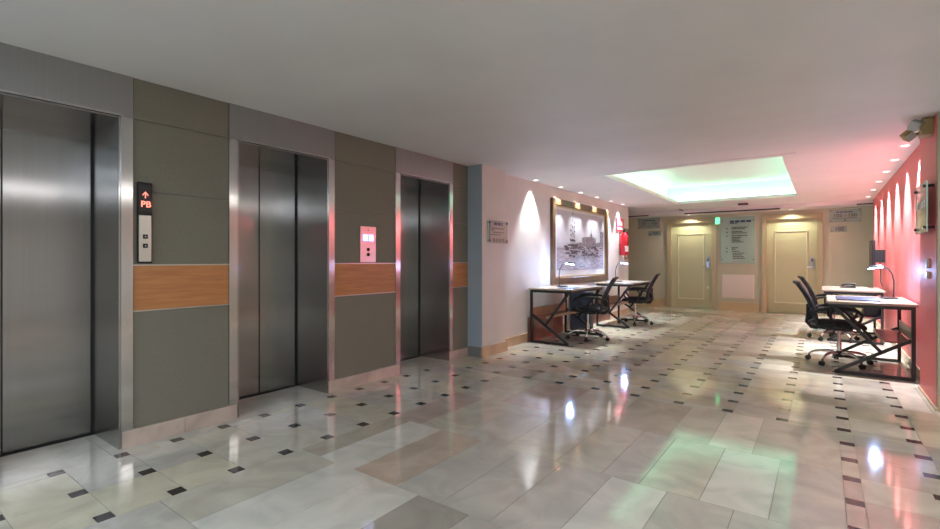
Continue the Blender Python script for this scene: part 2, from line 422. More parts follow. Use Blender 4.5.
# fabric clad piers
def cladding(a, b_, label):
    t = thing('wall_cladding', label, 'wall panel', (XW, a, 0), 0, 'fabric and wood cladding between the lifts')
    L = b_-a
    for z0, z1 in ((.112, .862), (1.172, 1.647), (1.650, 2.112), (2.115, H-.001)):
        B((0, .001, z0), (.012, L-.001, z1), bev=.0015).build('fabric_panel', 'fabric', t)
    wd = B((0, .001, .872), (.012, L-.001, 1.162)).build('wood_band', 'wood', t)
    B((0, .001, .863), (.016, L-.001, .871)).build('metal_trim', 'alu', t); B((0, .001, 1.163), (.016, L-.001, 1.171)).build('metal_trim', 'alu', t)
cladding(1.197, 1.816, 'olive grey fabric wall panels with orange wood band between the nearest and middle lifts')
cladding(2.779, 3.553, 'olive grey fabric wall panels with orange wood band between the middle and farthest lifts')
cladding(4.516, 4.825, 'narrow fabric wall panels with orange wood band between the farthest lift and grey column')

# floor indicator with call buttons
t = thing('elevator_indicator', 'tall black lift indicator with red display and two call buttons above wood band', 'elevator panel', (XW+.012, 1.258, 1.178))
B((0, -.043, 0), (.02, .043, .53), bev=.006).build('housing', 'black_plastic', t)
B((.012, -.036, .012), (.025, .036, .315), bev=.003).build('face_plate', 'alu', t)
B((.012, -.04, .325), (.026, .04, .522), bev=.006).build('display', 'screen', t)
text('floor_text', 'PB', .056, 'led_red', t, face_px((.0268, .003, .385)), 1, .001)
ar = MB(); ar.box((.0262, -.003, .425), (.0272, .003, .465)); ar.quad([(.0274, -.016, .45), (.0274, 0, .47), (.0274, 0, .462), (.0274, -.016, .44)]); ar.quad([(.0274, .016, .45), (.0274, 0, .47), (.0274, 0, .462), (.0274, .016, .44)])
ar.build('arrow', 'led_red', t)
for z in (.115, .175):
    bt = B((.024, -.014, z-.014), (.029, .014, z+.014), bev=.002).build('call_button', 'black_plastic', t)
    MB().quad([(.0295, -.006, z-.004), (.0295, .006, z-.004), (.0295, 0, z+.007)]).build('button_arrow', 'lens', bt)
t = thing('elevator_call_panel', 'steel lift call panel with two glowing white windows, above the wood band', 'elevator panel', (XW+.012, 3.18, 1.178))
B((0, -.10, 0), (.008, .10, .35), bev=.002).build('face_plate', 'alu', t)
for y in (-.036, .036):
    wdw = B((.006, y-.034, .205), (.0105, y+.034, .272)).build('display_surround', 'led_blue', t)
    B((.0105, y-.021, .213), (.0115, y+.021, .264)).build('display_window', 'led_white', wdw)
for z in (.075, .125):
    k = MB(); k.lathe([(.017, .008), (.017, .014), (.012, .016)], (0, 0, z), 16, None, 'x'); k.build('call_button', 'black_plastic', t)
MB().lathe([(.006, .006), (.006, .010)], (0, 0, .315), 10, None, 'x').build('key_switch', 'ink', t)

# ------------------------------------------------------------------ room doors
def room_door(n, xc, handle_side):
    fw = .10; wd = .96; x0, x1 = xc-wd/2, xc+wd/2; yb = 12.85
    d = thing('door_%d' % n, 'x', 'x', (xc, yb, 0)); del d['label'], d['category']; d['kind'] = 'structure'
    fr = MB(); L = wd/2-.015
    for s_ in (-1, 1): fr.box((s_*L, -.035, .0), (s_*(L+fw), .15, 2.13)); fr.box((s_*(L-.0), -.045, 0), (s_*(L+fw+.012), -.03, .17))
    fr.box((-L-fw, -.035, 2.12), (L+fw, .15, 2.24))
    fr.build('door_frame', 'door_frame', d)
    B((-L, .055, .006), (L, .10, 2.12)).build('door_panel', 'door', d)
    mo = MB(); mx0, mx1, mz0, mz1 = -L+.14, L-.15, .22, 1.86
    if handle_side > 0: mx1 = L-.17
    for (a, b_) in (((mx0, .035, mz0), (mx0+.025, .056, mz1)), ((mx1-.025, .035, mz0), (mx1, .056, mz1)), ((mx0+.025, .035, mz0), (mx1-.025, .056, mz0+.03)), ((mx0+.025, .035, mz1-.025), (mx1-.025, .056, mz1))): mo.box(a, b_, bev=.006)
    mo.build('panel_moulding', 'door_mould', d)
    lk = MB(); lk.box((L-.12, .03, 1.0), (L-.055, .056, 1.27), bev=.008); lo = lk.build('card_lock', 'lock', d)
    B((L-.105, .026, 1.17), (L-.072, .031, 1.22)).build('card_slot', 'ink', lo)
    MB().tube([(L-.085, .03, 1.05), (L-.085, -.01, 1.05), (L-.20, -.012, 1.05)], .009, 8).build('door_handle', 'chrome', lo)
    MB().lathe([(.012, -.0), (.012, .006)], (L-.09, .05, 1.55), 12, None, 'y').build('peephole', 'lock', d)
    pl = B((L-.12, .05, .5), (L-.06, .056, .56)); pl.build('latch_plate', 'door_mould', d)
room_door(1, -2.625, 1); room_door(2, -.55, 1)
tag(B((-1.93, 12.83, .30), (-1.27, 12.848, .85), bev=.006).build('access_panel', 'offwhite'), 'pale access panel low on the wall between the two room doors', 'wall panel')

# ------------------------------------------------------------------ ceiling spots
def downlight(x, y, z, label, group, watts, cone, col, size=.045, blend=.6, tilt=None, rad=.02):
    t = thing('ceiling_downlight', label, 'ceiling light', (x, y, z), 0, group)
    MB().lathe([(size*.75, -.001), (size*1.1, -.004), (size*1.25, -.002), (size*1.25, 0)], (0, 0, 0), 20).build('trim_ring', 'white', t)
    MB().lathe([(size*.7, -.0065), (size*.7, -.003)], (0, 0, 0), 20).build('lens', 'spotled', t)
    L = bpy.data.lights.new('spot', 'SPOT'); L.energy = watts; L.spot_size = math.radians(cone); L.spot_blend = blend; L.color = col; L.shadow_soft_size = rad
    o = bpy.data.objects.new('lamp', L); COL.objects.link(o); o.parent = t; o.location = (0, 0, -.012)
    return t
nm = ['nearest the lift lobby', 'over the near end of the framed picture', 'over the left third of the picture', 'over the right third of the picture', 'over the far end of the picture', 'above the fire extinguisher']
for y, q in zip((6.26, 7.09, 7.87, 8.64, 9.37, 10.07), nm):
    downlight(-3.40, y, H, 'small round ceiling downlight washing the cream wall, '+q, 'wall washers along the left wall', SPOT_L, 70, (.88, .94, 1))
nm = ['nearest, by the glass wall sign', 'above the near end of the near desk', 'above the far end of the near desk', 'above the far desk', 'above the wall screen', 'farthest, near the room doors']
for y, q in zip((6.62, 7.5, 8.42, 9.42, 10.45, 11.55), nm):
    downlight(.69, y, H, 'small round ceiling downlight washing the red wall, '+q, 'wall washers along the red wall', SPOT_R, 72, (.95, .93, 1))
downlight(-2.625, 12.62, H-.07, 'ceiling downlight in front of the left room door', 'door downlights', SPOT_D, 140, (1, .95, .8), .05, .5)
downlight(-.55, 12.62, H-.07, 'ceiling downlight in front of the right room door', 'door downlights', SPOT_D, 140, (1, .95, .8), .05, .5)
for i, (x, y, sx, sy, wt, c) in enumerate(PANELS):
    q = ['right of the camera', 'beside the return wall', 'behind the camera on the right', 'behind the camera on the left', 'before the first lift', 'far behind the camera, added to brighten the lift jambs', 'in the rear left corner of the lobby, added to brighten the lift jambs'][i]
    t = thing('unseen_luminaire', 'unseen white rectangular ceiling luminaire '+q, 'ceiling light', (x, y, H))
    B((-sx/2-.02, -sy/2-.02, -.03), (sx/2+.02, sy/2+.02, 0)).build('housing', 'white', t)
    B((-sx/2, -sy/2, -.034), (sx/2, sy/2, -.029)).build('diffuser', 'panelled', t)
    L = bpy.data.lights.new('area', 'AREA'); L.shape = 'RECTANGLE'; L.size = sx; L.size_y = sy; L.energy = wt; L.color = c
    o = bpy.data.objects.new('lamp', L); COL.objects.link(o); o.parent = t; o.location = (0, 0, -.04)

# ceiling rails / detector
rl = MB(); rl.box((-2.62, 12.10, H-.10), (-.72, 12.118, H-.072)); rl.box((-2.66, 11.75, H-.02), (-2.64, 12.1, H-.001)); 
tag(rl.build('shadow_gap_strip', 'gap_dark'), 'long thin dark strip standing for the shadow gap at the ceiling edge before the room doors', 'shadow gap')
tag(B((-4.3, 12.10, H-.095), (-3.45, 12.118, H-.072)).build('shadow_gap_strip', 'gap_dark'), 'short dark strip standing for the shadow gap at the ceiling edge left of the doors', 'shadow gap')
tag(B((.55, 12.10, H-.095), (.80, 12.118, H-.072)).build('shadow_gap_strip', 'gap_dark'), 'short dark strip standing for the shadow gap at the ceiling edge beside the red wall', 'shadow gap')
t = thing('smoke_detector', 'small dark red detector on the ceiling before the directory sign', 'detector', (-1.3, 11.2, H))
MB().lathe([(.05, 0), (.05, -.012), (.035, -.02)], (0, 0, 0), 20).build('base', 'white', t)
B((-.09, -.05, -.055), (.09, .05, -.018), bev=.006).build('head', 'ink_brown', t)
t = thing('exit_light', 'small glowing green exit light on the wall right of the left room door', 'exit light', (-2.02, 12.74, 2.06))
B((-.05, .02, 0), (.05, .07, .16)).build('housing', 'white', t); B((-.045, .012, .005), (.045, .02, .155)).build('lit_face', 'green_led', t)

# ------------------------------------------------------------------ glass signs
def standoffs(t, pts, r=.012, d=.02, mtx=None):
    for p in pts:
        a = mtx @ Vector((p[0], p[1], -d)); b_ = mtx @ Vector((p[0], p[1], .012))
        MB().tube([a, b_], r, 10).build('standoff', 'ink', t)
def plate(t, w_, h_, mtx, m='glass', th=.006):
    vs = [mtx @ Vector(p) for p in ((-w_/2, -h_/2, -th), (w_/2, -h_/2, -th), (w_/2, h_/2, -th), (-w_/2, h_/2, -th), (-w_/2, -h_/2, 0), (w_/2, -h_/2, 0), (w_/2, h_/2, 0), (-w_/2, h_/2, 0))]
    mb = MB(); mb.faces(vs, [(0, 3, 2, 1), (4, 5, 6, 7)], m); mb.faces(vs, [(0, 1, 5, 4), (1, 2, 6, 5), (2, 3, 7, 6), (3, 0, 4, 7)], 'glass_edge')
    return mb.build('glass_plate', m, t)
I4 = lambda z: Matrix.Translation((0, 0, z))
def back_sign(name, label, x0, x1, z0, z1, m='glass'):
    t = thing(name, label, 'sign', ((x0+x1)/2, 12.815, (z0+z1)/2)); mt = face_my((0, 0, 0))
    plate(t, x1-x0, z1-z0, mt, m); return t, mt, x1-x0, z1-z0
t, mt, w_, h_ = back_sign('room_range_sign', 'frosted glass room number sign left of the left room door', -3.92, -3.36, 2.02, 2.29)
standoffs(t, [(-.25, .11), (.25, .11), (-.25, -.11), (.25, -.11)], mtx=mt)
word_lines('heading', [(-.15, .16, .055, .035)], 'ink_blue', t, mt); text('number_text', '101 - 130', .085, 'ink', t, mt @ I4(.001) @ Matrix.Translation((0, -.005, 0)), 1.2, .0025)
word_lines('underline', [(-.23, .23, -.075, .013)], 'ink', t, mt); word_lines('arrow', [(-.015, .015, -.12, .03)], 'ink', t, mt)
t, mt, w_, h_ = back_sign('room_number_sign', 'small glass plate reading 101 beneath the left room range sign', -3.66, -3.33, 1.83, 1.95)
text('number_text', '101', .10, 'ink', t, mt @ I4(.001) @ Matrix.Translation((.03, 0, 0)), 1.1, .003); word_lines('arrow', [(-.13, -.09, -.05, .04)], 'ink', t, mt)
t, mt, w_, h_ = back_sign('room_range_sign', 'frosted glass room number sign reading 102 - 150 right of the right room door', .12, .66, 2.0, 2.28)
standoffs(t, [(-.24, .11), (.24, .11), (-.24, -.11), (.24, -.11)], mtx=mt)
word_lines('heading', [(-.15, .14, .06, .03)], 'ink_blue', t, mt); text('number_text', '102 - 150', .085, 'ink', t, mt @ I4(.001) @ Matrix.Translation((-.0, .0, 0)), 1.2, .0025)
word_lines('underline', [(-.21, .21, -.062, .014)], 'ink', t, mt); word_lines('arrow', [(-.015, .015, -.11, .03)], 'ink', t, mt)
t, mt, w_, h_ = back_sign('room_number_sign', 'small glass plate reading 102 beneath the right room range sign', .13, .42, 1.79, 1.92)
text('number_text', '102', .10, 'ink', t, mt @ I4(.001) @ Matrix.Translation((.02, 0, 0)), 1.1, .003); word_lines('arrow', [(-.125, -.09, -.05, .035)], 'ink', t, mt)
t, mt, w_, h_ = back_sign('directory_sign', 'tall green glass directory board with dark text lines between the room doors', -1.96, -1.25, 1.12, 2.22, 'glass_dark')
standoffs(t, [(-.32, .46), (.32, .46), (-.32, -.46), (.32, -.46)], mtx=mt)
word_lines('heading', [(-.16, .28, .415, .05), (-.16, .0, .385, .022)], 'ink_blue', t, mt)
ln = [(-.12, .22, .29), (-.12, .16, .255), (-.12, .1, .19), (-.12, .2, .155), (-.12, .2, .095), (-.12, .08, .05), (-.12, .04, .015), (-.12, .05, -.02), (-.12, .12, -.055), (-.12, .02, -.19), (-.12, -.04, -.225), (-.12, .04, -.275), (-.1, .15, -.32), (-.1, .1, -.36), (-.1, .13, -.4), (-.1, .15, -.44)]
word_lines('directory_text', [(a, b_, c, .022) for a, b_, c in ln], 'ink', t, mt)
for y in (.275, .185, .1, -.19, -.275): B((-.235, -.0025, y-.012), (-.205, -.0005, y+.012)).build('bullet', 'ink', t)
# sign on the column
t = thing('wall_sign', 'small clear glass sign with dark lettering on the cream column', 'sign', (-3.34, 5.15, 1.56)); mt = face_px((0, 0, 0))
plate(t, .44, .29, mt, 'glass'); standoffs(t, [(-.2, .115), (.2, .115), (-.2, -.115), (.2, -.115)], mtx=mt)
MB().bar(mt @ Vector((-.2, -.115, .004)), mt @ Vector((-.2, .115, .004)), .006, .006).build('edge_rod', 'ink', t)
word_lines('heading', [(-.1, .1, .08, .04)], 'ink_blue', t, mt)
word_lines('sign_text', [(-.16, .14, .035, .014), (-.16, -.1, .01, .014), (-.12, .14, -.015, .014), (-.16, .06, -.045, .014)], 'ink', t, mt)
word_lines('pictogram', [(-.13, -.08, -.125, .04), (-.05, -.015, -.125, .04), (.02, .06, -.125, .04), (.09, .13, -.125, .04)], 'ink_brown', t, mt)
# glass sign standing off the red pier
t = thing('wall_sign', 'clear glass sign board on standoffs on the red pier below the emergency light', 'sign', (.685, 5.63, 1.64))
def face_mx(loc): return Matrix.Translation(loc) @ Matrix(((0, 0, -1, 0), (-1, 0, 0, 0), (0, 1, 0, 0), (0, 0, 0, 1)))
mt = face_mx((0, 0, 0)); plate(t, .56, .42, mt, 'glass_dark', .01)
for p in ((-.24, .17), (.24, .17), (-.24, -.17), (.24, -.17)):
    MB().tube([mt @ Vector((p[0], p[1], -.053)), mt @ Vector((p[0], p[1], .014))], .012, 10).build('standoff', 'ink', t)
word_lines('sign_band', [(-.25, .25, .0, .06)], 'glass_edge', t, mt)

# ------------------------------------------------------------------ emergency light on the pier
t = thing('emergency_light', 'yellowed emergency light with two square lamp heads high on the red pier', 'emergency light', (.74, 5.5, 2.258)); t.scale = (.74, .66, .72)
B((-.10, -.13, -.03), (0, .13, .16), bev=.01).build('battery_box', 'emberge', t)
def head(c, rot, m1):
    mb = MB(); mb.box((-.05, -.05, -.05), (.05, .05, .05), bev=.012)
    lens = MB(); lens.box((-.043, -.056, -.043), (.043, -.048, .043), bev=.002)
    mx = Matrix.Translation(c) @ rot
    for q in (mb, lens): bmesh.ops.transform(q.bm, matrix=mx, verts=q.bm.verts)
    o = mb.build('lamp_head', m1, t); lens.build('lens', 'lens', o)
head(Vector((-.15, -.13, .09)), Matrix.Rotation(math.radians(-20), 4, 'Z') @ Matrix.Rotation(math.radians(35), 4, 'Y') @ Matrix.Rotation(math.radians(20), 4, 'X'), 'lens')
head(Vector((-.19, .10, .02)), Matrix.Rotation(math.radians(50), 4, 'Z') @ Matrix.Rotation(math.radians(40), 4, 'Y') @ Matrix.Rotation(math.radians(30), 4, 'X'), 'emberge')
MB().tube([(-.08, -.08, .05), (-.15, -.10, .07)], .02, 8).build('swivel', 'emberge', t)
MB().tube([(-.08, .08, .03), (-.17, .09, .02)], .02, 8).build('swivel', 'emberge', t)

# ------------------------------------------------------------------ framed picture
PY0, PY1, PZ0, PZ1 = 6.91, 9.37, .80, 2.20
t = thing('framed_picture', 'large bronze-framed black and white harbour photograph on the cream wall', 'picture', (-3.5, 0, 0))
fr = MB()
for (a, b_) in (((0, PY0, PZ0), (.05, PY0+.11, PZ1)), ((0, PY1-.11, PZ0), (.05, PY1, PZ1)), ((0, PY0+.11, PZ1-.11), (.05, PY1-.11, PZ1)), ((0, PY0+.11, PZ0), (.05, PY1-.11, PZ0+.11))): fr.box(a, b_, bev=.012)
fr.build('frame', 'framewood', t)
fi = MB(); a0, a1, c0, c1 = PY0+.11, PY1-.11, PZ0+.11, PZ1-.11
for (a, b_) in (((.0, a0, c0), (.03, a0+.02, c1)), ((0, a1-.02, c0), (.03, a1, c1)), ((0, a0, c1-.02), (.03, a1, c1)), ((0, a0, c0), (.03, a1, c0+.02))): fi.box(a, b_)
fi.build('gold_fillet', 'gold', t)
B((0, a0, c0), (.012, a1, c1)).build('mat_board', 'matboard', t)
y0, y1, z0, z1 = a0+.10, a1-.07, c0+.12, c1-.06
pr = MB(); hz = z0+.42
def pq(pts, m, d): pr.quad([(d, p[0], p[1]) for p in pts], m)
pr.mats = ['print_sky', 'print_water', 'print_dark', 'print_mid', 'print_haze']
pq([(y0, hz), (y1, hz), (y1, z1), (y0, z1)], 'print_sky', .0135); pq([(y0, z0), (y1, z0), (y1, hz), (y0, hz)], 'print_water', .0135)
rr = random.Random(3)
# far shore and buildings
x = y0; prev = hz+.02
pts = [(y0, hz)]
while x < y1:
    f_ = (x-y0)/(y1-y0); top = hz+.02+.05*f_+rr.uniform(0, .03)+(.10 if .48 < f_ < .8 else 0)+(.22 if f_ > .9 else 0)
    nx = min(x+rr.uniform(.02, .07), y1)
    pq([(x, hz-.03), (nx, hz-.03), (nx, top), (x, top)], 'print_mid' if f_ > .35 else 'print_haze', .0142); x = nx
# dome and spire
cy = y0+.70*(y1-y0)
pq([(cy-.06, hz+.1), (cy+.06, hz+.1), (cy+.045, hz+.22), (cy, hz+.27), (cy-.045, hz+.22)], 'print_mid', .0145)
pq([(cy-.01, hz+.25), (cy+.01, hz+.25), (cy+.003, hz+.37), (cy-.003, hz+.37)], 'print_dark', .0146)
# sailing ship with masts and rigging
sx = y0+.30*(y1-y0)
for dx_, hh in ((-.07, .50), (.0, .68), (.07, .46)):
    pq([(sx+dx_-.006, hz), (sx+dx_+.006, hz), (sx+dx_+.003, hz+hh), (sx+dx_-.003, hz+hh)], 'print_dark', .0148)
    for q in range(5):
        zz = hz+.08+q*hh*.17; ww = .042-.007*q
        pq([(sx+dx_-ww, zz), (sx+dx_+ww, zz-.01), (sx+dx_+ww*.9, zz+.012+.02*rr.random()), (sx+dx_-ww*.9, zz+.02+.02*rr.random())], 'print_mid' if q % 2 else 'print_dark', .0149)
pq([(sx-.2, hz+.02), (sx+.22, hz+.03), (sx+.17, hz-.05), (sx-.15, hz-.05)], 'print_dark', .015)
# small boats, jetty clutter and reflections
for k in range(110):
    f_ = rr.random(); cx_ = y0+.05+(y1-y0-.14)*(.15+.85*f_); zz = hz-.02-rr.random()**1.5*.19; ww = rr.uniform(.03, .12); hh = rr.uniform(.01, .035)
    pq([(cx_-ww*.6, zz), (cx_+ww*.6, zz), (cx_+ww*.8, zz+hh), (cx_-ww*.8, zz+hh)][:4], rr.choice(['print_dark', 'print_mid', 'print_dark', 'print_haze']), .0151+k*.00002)
    if k % 4 == 0: pq([(cx_-.003, zz), (cx_+.003, zz), (cx_+.002, zz+rr.uniform(.06, .2)), (cx_-.002, zz+rr.uniform(.06, .2))], 'print_dark', .0168)
for k in range(12):
    cx_ = y0+rr.uniform(.5, .97)*(y1-y0); zz = z0+rr.uniform(.06, .25); pq([(cx_-.01, zz), (cx_+.01, zz), (cx_+.006, zz+.1), (cx_-.006, zz+.1)], 'print_mid', .0169)
pq([(y0+.9, z0+.05), (y0+1.15, z0+.05), (y0+1.15, z0+.06), (y0+.9, z0+.06)], 'print_dark', .017)
pr.build('printed_photograph', None, t)

# ------------------------------------------------------------------ fire extinguisher and its sign
t = thing('fire_extinguisher', 'red fire extinguisher hanging on the cream wall under a red sign', 'fire extinguisher', (-3.40, 10.16, 1.30))
MB().lathe([(.07, 0), (.088, .02), (.09, .05), (.09, .36), (.08, .42), (.045, .46), (.03, .49)], (0, 0, 0), 20).build('cylinder', 'extred', t)
v = MB(); v.box((-.02, -.03, .485), (.02, .03, .53), bev=.005); v.box((-.015, -.09, .53), (.015, .05, .545)); v.box((-.015, -.08, .56), (.015, .04, .573)); v.build('valve', 'black_plastic', t)
MB().tube([(0, .03, .51), (.02, .08, .50), (.04, .115, .42), (.04, .11, .25), (.04, .105, .1)], [.01]*4+[.016], 8).build('hose', 'black_plastic', t)
lb = MB()
for k in range(6):
    a0_, a1_ = math.radians(-60+k*20), math.radians(-40+k*20); r_ = .0912
    lb.quad([(r_*math.cos(a0_), r_*math.sin(a0_), .08), (r_*math.cos(a1_), r_*math.sin(a1_), .08), (r_*math.cos(a1_), r_*math.sin(a1_), .2), (r_*math.cos(a0_), r_*math.sin(a0_), .2)])
lb.build('label', 'white', t); B((-.10, -.02, .3), (-.085, .02, .5)).build('wall_bracket', 'black_metal', t)
t = thing('extinguisher_sign', 'square red fire extinguisher sign with white pictograms, above the extinguisher', 'sign', (-3.49, 10.17, 1.82))
B((-.008, -.24, 0), (.0, .24, .27)).build('plate', 'signred', t)
pg = MB(); pg.box((.0, -.15, .12), (.002, -.08, .24)); pg.box((0, -.13, .24), (.002, -.1, .255)); pg.quad([(.002, .05, .12), (.002, .15, .12), (.002, .17, .18), (.002, .11, .25), (.002, .10, .19), (.002, .06, .21)]); pg.box((0, -.19, .03), (.002, .19, .075))
pg.box((0, -.02, .13), (.002, .01, .24)); pg.build('pictogram', 'white', t)
t = thing('framed_notice', 'narrow brown-framed notice at the far end of the cream wall', 'notice', (-3.5, 10.58, 1.22))
fr = MB()
for (a, b_) in (((0, -.12, 0), (.02, -.09, .67)), ((0, .09, 0), (.02, .12, .67)), ((0, -.09, .64), (.02, .09, .67)), ((0, -.09, 0), (.02, .09, .03))): fr.box(a, b_)
fr.build('frame', 'framewood', t); B((0, -.09, .03), (.008, .09, .64)).build('sheet', 'tan_wall', t)

# ------------------------------------------------------------------ desks   (local: wall side at x=0, seat side +x, length along +y)
def make_desk(label, L, D, group, loc, mirror, top=.79):
    s = -1 if mirror else 1
    t = thing('office_desk', label, 'desk', loc, 0, group)
    def X(v): return s*v
    B((X(0), 0, top-.025), (X(D), L, top), bev=.003).build('tabletop', 'desktop', t)
    Z = top-.026; b_ = .032
    for yy, nmm in ((.03, 'n'), (L-.03, 'f')):
        MB().box((X(.02), yy-b_/2, 0), (X(.02+b_), yy+b_/2, Z)).build('leg', 'black_metal', t)
        B((X(.052), yy-b_/2, Z-b_), (X(D-.02), yy+b_/2, Z)).build('end_rail', 'black_metal', t); B((X(.052), yy-b_/2, .0), (X(D-.06), yy+b_/2, b_)).build('end_rail', 'black_metal', t)
        a = Vector((X(.05), yy, .40)); c = Vector((X(D-.07), yy, .02)); MB().bar(a, c, b_, b_).build('brace', 'black_metal', t)
        mid = a.lerp(c, .38); MB().bar(mid, (X(D-.06), yy, Z-.03), b_, b_).build('brace', 'black_metal', t)
    B((X(.02), .046, Z-b_), (X(.02+b_), L-.046, Z)).build('long_rail', 'black_metal', t); B((X(D-.055), .046, Z-b_), (X(D-.023), L-.046, Z)).build('long_rail', 'black_metal', t)
    sh = MB(); sh.box((X(.053), .047, .36), (X(.26), L-.047, .378)); sh.build('lower_shelf', 'brownwood', t)
    B((X(.025), .047, .378), (X(.04), L-.047, .50)).build('shelf_back', 'tanwood', t)
    B((X(.26), .047, .35), (X(.272), L-.047, .385)).build('shelf_edge', 'tanwood', t)
    return t
DL1 = make_desk('light wood desk with black braced metal frame under the near end of the framed picture', 1.22, .68, 'desks along the left wall', (-3.46, 6.14, 0), False)
DL2 = make_desk('light wood desk with black braced metal frame beside the fire extinguisher', 1.20, .68, 'desks along the left wall', (-3.34, 8.38, 0), False)
DR1 = make_desk('light wood desk with black braced metal frame, nearest along the red wall', 1.15, .72, 'desks along the red wall', (.765, 6.38, 0), True, .76)
DR2 = make_desk('light wood desk with black braced metal frame, farther along the red wall', 1.25, .72, 'desks along the red wall', (.72, 8.85, 0), True, .76)
# glossy red-brown board behind the left desks
for (ya, yb, lab) in ((6.14, 7.30, 'glossy red-brown wooden board leaning on the wall under the nearer left desk'), (8.36, 9.5, 'glossy red-brown wooden board leaning on the wall under the farther left desk')):
    tag(B((-3.472, ya, .0), (-3.462, yb, .36), bev=.002).build('wooden_board', 'brownwood'), lab, 'board')

# ------------------------------------------------------------------ office chair, facing +x
def chair(label, loc, rz, group):
    t = thing('office_chair', label, 'chair', loc, rz, group)
    hub = MB(); hub.lathe([(.03, .075), (.045, .085), (.045, .13), (.03, .15)], (0, 0, 0), 18); hub.build('hub', 'black_plastic', t)
    for k in range(5):
        a = 2*PI*k/5+.35; ca, sa = math.cos(a), math.sin(a)
        pts = [(.03, .115), (.09, .135), (.16, .135), (.23, .12), (.275, .095), (.29, .07)]
        lg = MB().tube([(r*ca, r*sa, z) for r, z in pts], [.02, .019, .017, .015, .014, .012], 10).build('base_leg', 'chrome', t)
        cs = MB()
        for q in (-1, 1):
            ox, oy = -sa*.014*q, ca*.014*q
            ring = [(.008, -.010), (.024, -.010), (.028, -.004), (.028, .006), (.02, .010), (.008, .010)]
            vs = []; n = 14
            for (r, h) in ring:
                for j in range(n):
                    g = 2*PI*j/n; vs.append((.305*ca+ox-sa*h+ca*r*math.cos(g), .305*sa+oy+ca*h+sa*r*math.cos(g), .028+r*math.sin(g)))
            fs = [(i*n+j, i*n+(j+1) % n, (i+1)*n+(j+1) % n, (i+1)*n+j) for i in range(5) for j in range(n)]
            cs.faces(vs, fs, None, True)
        cs.tube([(.292*ca, .292*sa, .08), (.30*ca, .30*sa, .03)], .01, 8)
        cs.build('caster', 'black_plastic', lg)
    MB().tube([(0, 0, .10), (0, 0, .24)], .026, 14).build('gas_lift_sleeve', 'chrome', t); MB().tube([(0, 0, .24), (0, 0, .40)], .017, 12).build('gas_lift', 'chrome', t)
    me = MB(); me.box((-.13, -.08, .385), (.12, .08, .425), bev=.012); me.box((-.25, -.035, .39), (-.1, .035, .415), bev=.006); me.build('seat_mechanism', 'black_plastic', t)
    MB().tube([(.03, -.08, .405), (.04, -.18, .40), (.04, -.24, .385)], .007, 6).build('height_lever', 'chrome', t)
    # seat cushion
    st = MB(); n = 32; vs = []; prof = [(.0, .0, .86), (.25, 0, .93), (.6, 0, 1.0), (.85, 0, .97), (1.0, 0, .86), (1.04, 0, .6)]
    rings = [(.425, .80), (.432, .92), (.45, 1.0), (.475, 1.0), (.49, .95), (.498, .8), (.502, .5)]
    for (z, s_) in rings:
        for j in range(n):
            g = 2*PI*j/n; e = .5; cx = math.copysign(abs(math.cos(g))**e, math.cos(g)); sy = math.copysign(abs(math.sin(g))**e, math.sin(g))
            xx = .01+.235*s_*cx; zz = z-(.03*max(0, cx)**3 if z > .44 else 0); vs.append((xx, .24*s_*sy, zz))
    fs = [(i*n+j, i*n+(j+1) % n, (i+1)*n+(j+1) % n, (i+1)*n+j) for i in range(len(rings)-1) for j in range(n)]
    fs += [tuple(range(n))[::-1], tuple((len(rings)-1)*n+j for j in range(n))]
    st.faces(vs, fs, None, True); st.build('seat', 'black_fabric', t)
    # backrest: curved mesh panel in a tubular frame
    def bp(u, v):
        w_ = .225-.02*v-.035*max(0, v-.6)+.0
        zc = .47+.455*v
        xc = -.215-.02*math.sin(v*PI)*-1.6-.17*v**1.15
        return Vector((xc-.045*(1-u*u), u*w_, zc))
    nu, nv = 12, 14; vs = []; fs = []
    for j in range(nv+1):
        for i in range(nu+1): vs.append(bp(-1+2*i/nu, j/nv))
    fs = [(j*(nu+1)+i, j*(nu+1)+i+1, (j+1)*(nu+1)+i+1, (j+1)*(nu+1)+i) for j in range(nv) for i in range(nu)]
    bk = MB(); bk.faces(vs, fs, None, True); bko = bk.build('backrest', 'mesh', t)
    out = [bp(-1, v/10) for v in range(11)]+[bp(u, 1)+Vector((0, 0, .012*(1-u*u))) for u in (-.7, -.35, 0, .35, .7)]+[bp(1, v/10) for v in range(10, -1, -1)]+[bp(u, 0)-Vector((0, 0, .012*(1-u*u))) for u in (.7, .35, 0, -.35, -.7)]
    MB().tube(out, .019, 8, closed=True).build('back_frame', 'black_plastic', bko)
    sp = MB(); sp.tube([(-.2, 0, .40), (-.255, 0, .415), (-.285, 0, .47), (-.285, 0, .58), (-.30, 0, .68)], [.025, .034, .042, .03, .014], 10)
    for q in (-1, 1): sp.tube([(-.285, 0, .56), (-.26, .1*q, .62), tuple(bp(.96*q, .38))], [.018, .015, .013], 8); sp.tube([(-.29, 0, .46), (-.25, .12*q, .50), tuple(bp(.97*q, .12))], [.02, .017, .015], 8)
    sp.build('back_support', 'black_plastic', t)
    for q in (-1, 1):
        y = .265*q
        arm = MB(); arm.tube([(-.245, .225*q, .60), (-.19, y, .642), (-.10, y, .656), (.05, y, .656), (.14, y, .64), (.185, y, .59), (.17, y, .53), (.10, .25*q, .455), (.03, .21*q, .43)], [.013, .016, .019, .019, .018, .016, .015, .014, .013], 8)
        arm.tube([(-.04, y, .665), (-.09, y, .60), (-.09, y, .53), (-.03, .25*q, .45), (.02, .2*q, .43)], [.013, .013, .013, .013, .012], 8)
        arm.build('armrest', 'black_plastic', t)
    return t
C0 = chair('black mesh swivel chair with chrome base at the nearest desk of the red wall', (.16, 7.0, 0), math.radians(2), 'office chairs')
dup(C0, (.14, 9.05, 0), 'black mesh swivel chair with chrome base at the far desk of the red wall', math.radians(3))
